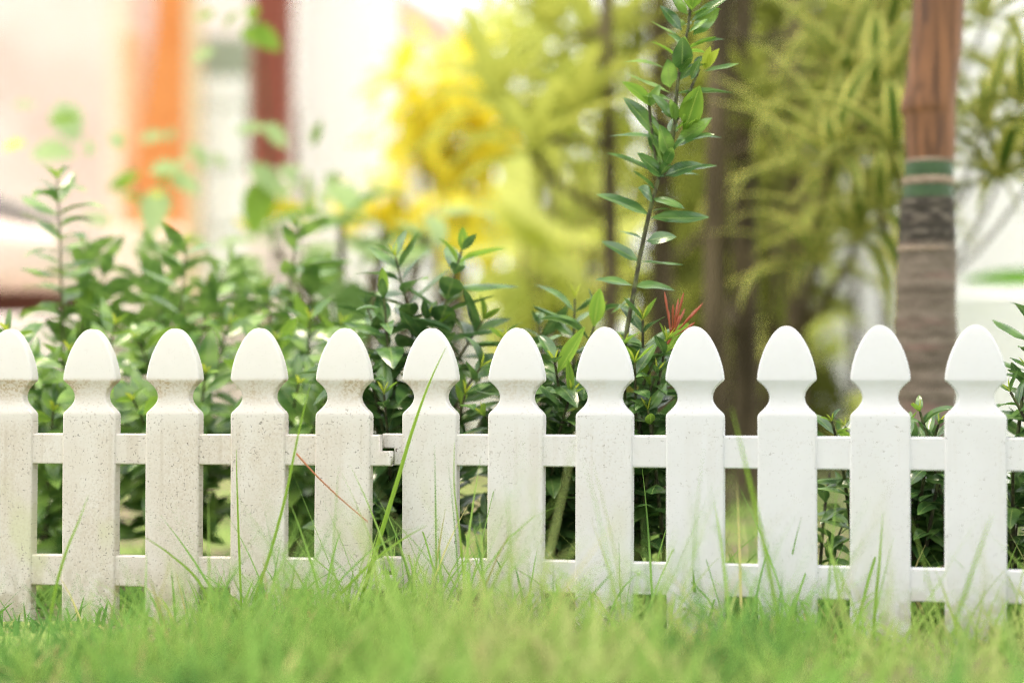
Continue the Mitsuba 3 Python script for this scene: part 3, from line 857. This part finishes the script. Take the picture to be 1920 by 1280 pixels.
GC = [(0.105, 0.23, 0.06), (0.15, 0.295, 0.07), (0.195, 0.34, 0.075), (0.245, 0.37, 0.09), (0.34, 0.39, 0.15)]
parts_ = [blades(13000, (-1.0, 1.0), (1.3, 1.92), 0.025, 0.095, 0.0042, 5, dens_front, GC),
          blades(3800, (-0.8, 0.8), (0.66, 1.34), 0.04, 0.115, 0.0075, 8, dens_front, GC),
          blades(11000, (-1.0, 1.0), (0.62, 1.95), 0.012, 0.045, 0.0032, 6, dens_front, GC),
          blades(3400, (-0.9, 0.9), (1.40, 1.90), 0.07, 0.19, 0.0027, 7, dens_front, GC)]
vs, fs, cs, o_ = [], [], [], 0
for v, f, c in parts_:
    vs.append(v); fs.append(f + o_); cs.append(c); o_ += len(v)
scene['lawn_grass'] = grass_ply(np.vstack(vs), np.vstack(fs), np.vstack(cs))
labels['lawn_grass'] = {'label': 'bright green blurred lawn grass in front of the fence', 'category': 'grass', 'kind': 'stuff'}
parts_ = [blades(5000, (-1.6, 1.6), (1.9, 3.4), 0.03, 0.12, 0.0048, 15, dens_back, GC), blades(3500, (-0.8, 0.8), (1.86, 2.15), 0.05, 0.13, 0.0046, 16, dens_back, GC)]
v, f, c = np.vstack([q[0] for q in parts_]), np.vstack([parts_[0][1], parts_[1][1] + len(parts_[0][0])]), np.vstack([q[2] for q in parts_])
scene['border_grass'] = grass_ply(v, f, c)
labels['border_grass'] = {'label': 'patchy green grass growing on the soil behind the fence', 'category': 'grass', 'kind': 'stuff'}


def hand_blade(label, px, w, mat='mat_blade', round_=False, cat='grass blade'):
    th = thing('grass_blade', label, cat, 'tall single blades standing before the fence')
    if not round_:      # rooted in the ground
        b0, b1 = P(*px[0]), P(*px[1])
        px3 = [b0 + (b0 - b1) * [0.5, 0.5, 0] * min(1.0, b0[2] / max(b1[2] - b0[2], 1e-3)) - [0, 0, b0[2] + 0.004]] + [P(*q) for q in px]
    else:
        px3 = [P(*q) for q in px]
    pts = spline(px3, 24)
    if round_:
        scene[th] = mikit.ply(tube(pts, np.linspace(w, w * 0.5, 24), 6), mat, smooth=True)
        return th
    t = np.linspace(0, 1, 24)
    w = w * 0.68
    wt = w * np.minimum(1, 0.55 + t * 2) * (1 - t ** 3.0) + 0.0002
    tan = np.gradient(pts, axis=0); tan /= np.linalg.norm(tan, axis=1, keepdims=True)
    side = np.cross(tan, [0.25, 1, 0.1]); side /= np.linalg.norm(side, axis=1, keepdims=True)
    nrm = np.cross(side, tan)
    rows = []
    for s in (-1, 0, 1):
        rows.append(pts + side * (s * wt)[:, None] + nrm * (abs(s) * 0.35 * wt)[:, None])
    v = np.stack(rows, 1).reshape(-1, 3)
    i, j = np.meshgrid(np.arange(23), np.arange(2), indexing='ij')
    q = np.stack([i * 3 + j, i * 3 + j + 1, (i + 1) * 3 + j + 1, (i + 1) * 3 + j], -1).reshape(-1, 4)
    scene[th] = mikit.ply((v, q), mat, smooth=True)
    return th


hand_blade('long bright lime grass blade leaning across the sixth picket up to its head', [(672, 1150, 1.86), (705, 1030, 1.85), (745, 900, 1.845), (775, 800, 1.84), (806, 715, 1.84), (837, 650, 1.84)], 0.0036)
hand_blade('tall green grass blade crossing the gap between the fourth and fifth pickets', [(470, 1150, 1.82), (505, 1040, 1.81), (535, 930, 1.80), (560, 810, 1.79), (583, 715, 1.78)], 0.0024)
hand_blade('straight upright grass stalk with a brown tip on the fourth picket', [(452, 1150, 1.87), (447, 1000, 1.87), (444, 900, 1.87), (443, 842, 1.87)], 0.0018)
hand_blade('thin reddish dry stalk lying slanted across the fifth picket', [(556, 850, 1.885), (600, 898, 1.88), (645, 940, 1.88), (690, 978, 1.875)], 0.0011, 'mat_straw', True)
hand_blade('thin curved grass blade on the right edge of the sixth picket', [(872, 1130, 1.83), (862, 1000, 1.82), (851, 900, 1.82), (852, 828, 1.82)], 0.0014)
hand_blade('broad green blade slanting up over the fence joint at the bottom rail', [(590, 1180, 1.80), (660, 1090, 1.79), (720, 1035, 1.79), (800, 985, 1.78)], 0.0022)
hand_blade('blurred long blade leaning left in the gap right of the ninth picket', [(1455, 1150, 1.62), (1430, 1010, 1.60), (1400, 880, 1.58), (1372, 765, 1.56)], 0.0030)
hand_blade('upright blade reaching over the eleventh picket', [(1640, 1150, 1.74), (1650, 1040, 1.73), (1656, 960, 1.73)], 0.0022)
hand_blade('blurred blade leaning right over the last picket', [(1790, 1180, 1.6), (1820, 1080, 1.58), (1862, 960, 1.56)], 0.0024)
hand_blade('blade lying slanted over the second rail gap from the left', [(400, 1150, 1.80), (372, 1090, 1.79), (320, 1040, 1.79), (268, 1005, 1.79)], 0.0022)
hand_blade('yellowish blade bending right over the second picket', [(95, 1150, 1.76), (125, 1030, 1.75), (150, 970, 1.75), (165, 930, 1.75)], 0.0024)

# ------------------------------------------------------------------ palm
palm = thing('palm_tree', 'slim palm trunk with brown sheath, green bands and grey ringed lower trunk', 'tree')
DP = 2.45


def lathe(px_rows, sides=40, wob=0.0, seed=0):
    """px_rows: (y, x left, x right) in the photograph."""
    rows = []
    for y, xl, xr in px_rows:
        c = P((xl + xr) / 2, y, DP); rd = (xr - xl) / 2 / F * DP
        g = np.arange(sides) * 2 * np.pi / sides
        rr = rd * (1 + wob * (meshkit.noise(np.stack([np.cos(g) * 2, np.sin(g) * 2, np.full(sides, c[2] * 60)], -1), seed) - 0.5))
        rows.append(np.stack([c[0] + rr * np.cos(g), DP + rr * np.sin(g), np.full(sides, c[2])], -1))
    v = np.vstack(rows); n = len(rows)
    i, j = np.meshgrid(np.arange(n - 1), np.arange(sides), indexing='ij')
    q = np.stack([i * sides + j, i * sides + (j + 1) % sides, (i + 1) * sides + (j + 1) % sides, (i + 1) * sides + j], -1).reshape(-1, 4)
    f = np.vstack([q[:, [0, 2, 1]], q[:, [0, 3, 2]]])
    nv = len(v)
    caps = [[nv, k, (k + 1) % sides] for k in range(sides)] + [[nv + 1, nv - sides + (k + 1) % sides, nv - sides + k] for k in range(sides)]
    return np.vstack([v, rows[0].mean(0)[None], rows[-1].mean(0)[None]]), np.vstack([f, caps])


rows = []
for y in np.arange(372, 1080, 3.0):
    w = np.interp(y, [372, 420, 470, 560, 640, 760, 900, 1080], [98, 103, 106, 110, 113, 111, 118, 132])
    cx = np.interp(y, [372, 640, 1080], [1738, 1736, 1735])
    ring = ((y - 372) % 27) / 27
    w += 1.6 * math.exp(-((ring - 0.5) / 0.16) ** 2) + 2.5 * (meshkit.noise(np.array([0.0, 0.0, y * 0.06]), 4) - 0.5)
    cx += 1.6 * (meshkit.noise(np.array([0.0, 0.0, y * 0.03]), 6) - 0.5)
    rows.append((y, cx - w / 2, cx + w / 2))
part(palm, 'trunk', mikit.ply(lathe(rows, wob=0.08, seed=3), 'mat_palm', smooth=50))
part(palm, 'green_band', mikit.ply(lathe([(307, 1698, 1785), (310, 1696, 1787), (330, 1696, 1787), (334, 1697, 1786)]), 'mat_band', smooth=50), 'upper green band')
part(palm, 'green_band', mikit.ply(lathe([(348, 1695, 1786), (351, 1693, 1787), (370, 1692, 1787), (374, 1692, 1787)]), 'mat_band', smooth=50))
for y0, y1, xl, xr in [(299, 308, 1698, 1788), (333, 349, 1692, 1789), (463, 474, 1682, 1789)]:
    n_ = [(y0, xl + 2, xr - 2), (y0 + 2, xl, xr), ((y0 + y1) / 2, xl - 1, xr + 1), (y1 - 2, xl, xr), (y1, xl + 2, xr - 2)]
    part(palm, 'leaf_scar', mikit.ply(lathe(n_, wob=0.03, seed=int(y0)), 'mat_scar', smooth=50))
part(palm, 'sheath', mikit.ply(lathe([(-330, 1722, 1812), (-150, 1716, 1812), (0, 1712, 1808), (90, 1706, 1802), (160, 1698, 1794), (190, 1691, 1791), (203, 1689, 1790), (212, 1691, 1790), (220, 1696, 1790), (262, 1697, 1790), (300, 1699, 1788)], wob=0.05, seed=9), 'mat_sheath', smooth=50), 'brown dry leaf sheath')
ct = P(1767, -330, DP)
part(palm, 'crownshaft', mikit.ply(tube([ct, ct + [0.01, 0, 0.25], ct + [0.02, 0, 0.5]], [0.034, 0.03, 0.012], 16), 'mat_band', smooth=True), 'green crownshaft')
for k in range(7):
    az = k * 2 * math.pi / 7 + 0.3
    hd = np.array([math.cos(az), math.sin(az), 0])
    st = ct + [0.018, 0, 0.42]
    rach = bez(st, st + hd * 0.35 + [0, 0, 0.5], st + hd * 1.0 + [0, 0, 0.25], 18)
    ms = [tube(rach, np.linspace(0.006, 0.0015, 18), 6)]
    lm, _ = leaf_mesh(sh_strap, 0.9, 0.2, nseg=4)
    for i in range(4, 18):
        d = unit(rach[min(i + 1, 17)] - rach[i - 1])
        for s in (-1, 1):
            side = unit(np.cross(d, [0, 0, 1])) * s
            m4 = frame(rach[i], unit(side + 0.6 * d), [0, 0, 1], 0.28 * math.sin(math.pi * (i + 1) / 22) + 0.05)
            lv, lf = lm
            tri = np.vstack([lf[:, [0, 1, 2]], lf[:, [0, 2, 3]]])
            ms.append((lv @ m4[:3, :3].T + m4[:3, 3], tri))
    part(palm, 'frond', mikit.ply(join(ms), 'mat_broad'))


# ------------------------------------------------------------------ background plants
def rosette(th, c, n, ln, mats, r, droop_up=0.2):
    for k in range(n):
        az = k * 2.399 + r.random() * 0.4
        el = 1.35 - 1.45 * (k / n) + (r.random() - 0.5) * 0.3
        d = np.array([math.cos(az) * math.cos(el), math.sin(az) * math.cos(el), math.sin(el)])
        L = ln * (0.7 + 0.5 * r.random())
        part(th, 'leaf', placed(mats[r.integers(len(mats))], frame(c + d * 0.01, d, [0, 0, 1], L, L * (0.7 + 0.45 * r.random()))))


def dracaena(label, trunk, tops, n, ln, seed, rw):
    r = np.random.default_rng(seed)
    th = thing('dracaena', label, 'tree', 'striped leaved trees behind the fence')
    tx, d, topy = trunk
    a = P(tx, 1100, d); a[2] = -0.02
    tp = P(tx + (r.random() - 0.5) * 40, topy, d)
    trunk_pts = bez(a, (a + tp) / 2 + [0.03 * (r.random() - 0.5), 0, 0], tp, 12)
    rad = rw / 2 / F * d
    part(th, 'trunk', mikit.ply(tube(trunk_pts, np.linspace(rad * 1.1, rad * 0.75, 12), 10), 'mat_bark', smooth=True))
    for px, py, dd in tops:
        c = P(px, py, dd)
        zb = min(max(c[2] - 0.12, 0.05), tp[2] - 0.05)
        k = np.argmin(np.abs(trunk_pts[:, 2] - zb))
        part(th, 'branch', mikit.ply(tube(bez(trunk_pts[k], (trunk_pts[k] + c) / 2 + [0, 0, -0.05], c, 8), np.linspace(min(rad * 0.5, 0.009), 0.006, 8) * (0.5 if px > 1790 else 1.0), 7), 'mat_bark', smooth=True))
        rosette(th, c, n, ln, SF if px < 1200 else ST if dd < 3.45 else SD, r)
    return th


dracaena('striped leaved tree with a thick brown trunk in the centre right background', (1342, 3.4, -300),
         [(1440, 230, 3.6), (1330, 20, 3.9), (1470, 60, 3.8), (1420, -60, 3.7), (1320, 400, 3.9), (1380, 540, 4.2)], 20, 0.25, 31, 48)
dracaena('striped leaved tree with drooping leaves left of the palm trunk', (1496, 3.6, -300),
         [(1600, 30, 3.3), (1560, 300, 2.95), (1580, 150, 3.2), (1490, 330, 3.4), (1640, 200, 3.1), (1530, 500, 3.3), (1610, 450, 3.1)], 17, 0.25, 32, 36)
dracaena('striped leaved tree whose leaves droop on both sides of the palm trunk', (1738, 3.5, -200),
         [(1680, 290, 2.9), (1650, 400, 2.95), (1740, 60, 3.2), (1845, 250, 2.9), (1875, 340, 2.9), (1940, 330, 2.95), (1850, 40, 3.0), (1915, 200, 2.95), (1660, 110, 3.2)], 16, 0.22, 33, 34)
dracaena('yellow green striped tree on a thin trunk left of the tall shoot', (1148, 3.6, -300),
         [(1000, 290, 3.4), (930, 200, 3.8), (1080, 220, 3.6), (1120, 90, 3.8), (1030, 60, 4.0)], 17, 0.30, 34, 30)
dracaena('olive striped tree on a brown trunk directly behind the tall shoot', (1243, 4.0, -300),
         [(1200, 10, 4.6), (1300, 180, 4.4), (1270, 360, 4.6), (1360, 380, 4.4)], 20, 0.26, 35, 46)
dracaena('slim brown trunked tree deep in the shade right of the tall shoot', (1402, 3.7, -300),
         [(1390, 130, 4.9), (1500, 200, 4.8), (1470, 600, 4.3), (1400, 420, 4.4)], 16, 0.26, 36, 50)


dracaena('very slim grey brown trunk between the thick trunks right of the tall shoot', (1446, 4.3, -300), [(1500, -20, 4.2), (1420, 330, 4.3)], 20, 0.26, 37, 24)


def leaf_cloud(th, blobs, n, mats, ln, r, droop=0.3):
    tot = sum(b[3] ** 2 for b in blobs)
    for px, py, d, rad in blobs:
        c = P(px, py, d); R = rad / F * d
        for k in range(max(4, int(n * rad ** 2 / tot))):
            o = r.normal(0, 0.5, 3); o *= min(1, 1 / max(np.linalg.norm(o), 1e-6))
            pos = c + o * R
            dirn = unit(o + r.normal(0, 0.5, 3) + [0, 0, 0.1 - droop])
            L = ln * (0.7 + 0.6 * r.random())
            part(th, 'leaf', placed(mats[r.integers(len(mats))], frame(pos, dirn, [0, -0.3, 1], L, L * (0.8 + 0.5 * r.random()))))


def bush(name, label, cat, base_px, d, blobs, n, mats, ln, seed):
    r = np.random.default_rng(seed)
    th = thing(name, label, cat)
    for px, py, dd, rad in blobs:
        b = P(base_px, 0, d); b[2] = -0.02; b[0] += (r.random() - 0.5) * 0.15
        c = P(px, py, dd)
        part(th, 'stem', mikit.ply(tube(bez(b, (b + c) / 2 + [0, 0, 0.1], c, 9), np.linspace(0.014, 0.006, 9), 7), 'mat_bark', smooth=True))
    leaf_cloud(th, blobs, n, mats, ln, r)
    return th


bush('croton_bush', 'golden yellow leaved bush beside the white house wall', 'bush', 830, 5.0,
     [(830, 165, 5.0, 80), (770, 190, 5.0, 55), (895, 240, 5.0, 70), (800, 260, 5.1, 60), (860, 400, 4.9, 75), (745, 360, 4.9, 50), (900, 330, 5.1, 60), (690, 350, 4.9, 35), (880, 150, 5.1, 45)], 290, GO, 0.14, 41)
bush('lime_bush', 'tall yellow lime leaved bush behind the striped tree', 'bush', 1090, 6.2,
     [(960, 60, 6.2, 90), (1060, 120, 6.4, 100), (1000, 180, 6.3, 90), (1150, 60, 6.4, 90), (1180, 180, 6.4, 80), (1090, 330, 6.3, 90), (1200, 300, 6.4, 80), (960, 330, 6.2, 80), (1010, -40, 6.2, 90), (1120, 220, 6.3, 80)], 295, LI, 0.20, 42)
bush('lime_bush', 'pale lime leaved bush far back between the yellow bush and the tall shoot', 'bush', 1020, 7.0,
     [(930, 420, 7.0, 80), (1010, 400, 7.1, 80), (1100, 440, 7.0, 80), (950, 510, 7.0, 60), (1050, 520, 7.0, 70), (1140, 380, 7.2, 70), (900, 120, 7.2, 60), (1180, 480, 7.0, 60)], 190, LI, 0.24, 46)
bush('lime_plant', 'low plant with broad pale lime leaves above the white garden wall', 'plant', 1010, 4.3,
     [(1000, 500, 4.3, 75), (1080, 480, 4.4, 70), (940, 540, 4.3, 55), (1050, 560, 4.3, 60), (1130, 540, 4.4, 55), (980, 430, 4.4, 50)], 44, LW + LI, 0.22, 43)
bush('broad_leaf_plant', 'glossy broad leaved green plant between the hedge and the white wall', 'plant', 700, 3.1,
     [(640, 420, 3.2, 50), (720, 430, 3.1, 50), (800, 440, 3.1, 50), (690, 510, 3.0, 45), (600, 480, 3.1, 45), (520, 470, 3.2, 45)], 24, PB + PB + BR, 0.12, 44)

# sapling, its few leaves one by one
sap = thing('sapling', 'thin sapling with a few scattered blurred lime leaves in front of the house', 'tree')
rs = np.random.default_rng(51)
for tx, ty, bx in [(480, 30, 520), (240, 300, 300), (560, 200, 560), (520, 300, 540)]:
    b = P(bx, 0, 3.5); b[2] = -0.02
    c = P(tx, ty, 3.5)
    part(sap, 'stem', mikit.ply(tube(bez(b, (b * [1, 1, 0] + c * [0, 0, 1]) * 0.5 + b * 0.5 * [1, 1, 0] + [0, 0, c[2] * 0.3], c, 10), np.linspace(0.005, 0.0015, 10), 6), 'mat_stem', smooth=True))
for x0, y0, x1, y1, wf, mat in [(452, 52, 524, 84, 1.6, YG), (372, 30, 402, 36, 1.6, YG), (240, 345, 204, 360, 1.8, YG), (262, 322, 205, 356, 1.2, YG), (500, 325, 470, 440, 1.4, YG), (440, 245, 500, 236, 0.8, PB),
                                (500, 230, 535, 275, 0.9, PB), (470, 305, 540, 370, 0.8, PB), (510, 392, 570, 380, 1.4, GO), (540, 400, 585, 385, 1.4, GO), (530, 372, 500, 400, 1.3, GO), (300, 350, 280, 440, 1.2, PB),
                                (320, 330, 370, 350, 1.0, PB), (112, 195, 140, 250, 1.4, PB), (60, 285, 130, 275, 1.2, PB), (280, 320, 330, 300, 1.0, PB), (360, 110, 400, 95, 1.2, PB), (480, 480, 440, 540, 1.2, PB), (475, 10, 470, 40, 1.3, YG), (420, 60, 440, 20, 1.2, YG)]:
    a, b = P(x0, y0, 3.5), P(x1, y1, 3.45)
    ln = np.linalg.norm(b - a)
    part(sap, 'leaf', placed(mat[rs.integers(3)], frame(a, b - a, [0, -0.8, 0.5], ln, ln * wf)))

for k in range(34):
    cx_, cy_ = (rs.uniform(190, 460), rs.uniform(250, 470)) if k % 2 else (rs.uniform(480, 720), rs.uniform(270, 430))
    if k % 7 == 0:
        cx_, cy_ = rs.uniform(20, 200), rs.uniform(90, 330)
    dd_ = rs.uniform(3.1, 3.8)
    a = P(cx_, cy_, dd_)
    v_ = unit([rs.normal(), 0.3 * rs.normal(), rs.normal() * 0.6 - 0.1])
    ln = rs.uniform(0.03, 0.075)
    mt = [YG, PB, PB, YG, GO][rs.integers(5)]
    part(sap, 'leaf', placed(mt[rs.integers(3)], frame(a, v_, [0.2, -0.7, 0.6], ln, ln * rs.uniform(0.8, 1.4))))

# long green leaf lying over the planter wall
bl = thing('banana_leaf', 'single broad green leaf lying level along the top of the grey planter wall', 'leaf')
a, b = P(1990, 526, 4.1), P(1800, 522, 4.15)
ln = np.linalg.norm(b - a)
scene[bl] = placed(leaf_ply('mat_banana', sh_wide, 0.1, 0.2, nseg=10), frame(a, b - a, [0, -0.9, 0.6], ln, ln * 0.42))


def mass(name, label, cat, blobs, n, seed, ln, mat):
    """A background shrub whose small leaves no one could pick apart."""
    r = np.random.default_rng(seed)
    th = thing(name, label, cat)
    tot = sum(b[3] ** 2 for b in blobs)
    vs, fs, uvs, o = [], [], [], 0
    for px, py, d, rad in blobs:
        c = P(px, py, d); R = rad / F * d
        g = c.copy(); g[2] = -0.02
        part(th, 'stem', mikit.ply(tube(bez(g, (g + c) / 2, c, 6), np.linspace(0.02, 0.008, 6), 6), 'mat_bark', smooth=True))
        for k in range(int(n * rad ** 2 / tot)):
            o3 = r.normal(0, 0.55, 3)
            (lv, lf), uv = OLm[r.integers(2)]
            L = ln * (0.6 + 0.8 * r.random())
            m4 = frame(c + o3 * R, unit(r.normal(0, 1, 3)), [0, -0.3, 1], L, L * 1.3)
            if (c + o3 * R)[2] < 0.0:
                continue
            vs.append(lv @ m4[:3, :3].T + m4[:3, 3]); fs.append(lf + o); uvs.append(uv); o += len(lv)
    part(th, 'foliage', mikit.ply((np.vstack(vs), np.vstack(fs)), mat, uv=np.vstack(uvs)), kind='stuff')
    return th


mass('background_shrub', 'tall dark olive shrub filling the shade behind the brown trunks', 'shrub',
     [(1300, 100, 6.0, 110), (1400, 250, 5.8, 120), (1350, 420, 5.6, 120), (1480, 80, 5.9, 120), (1470, 360, 5.8, 100), (1660, 180, 5.6, 80), (1280, 560, 5.4, 110), (1400, 600, 5.4, 130), (1600, 100, 5.7, 110), (1420, 760, 5.0, 130), (1290, 740, 5.0, 110)],
     1700, 61, 0.16, 'mat_olive')
mass('background_shrub', 'bright green shrub beside the white wall behind the low shrubs', 'shrub',
     [(1520, 430, 5.2, 45), (1500, 620, 4.8, 45), (1600, 790, 4.6, 35)], 50, 62, 0.12, 'mat_lime')
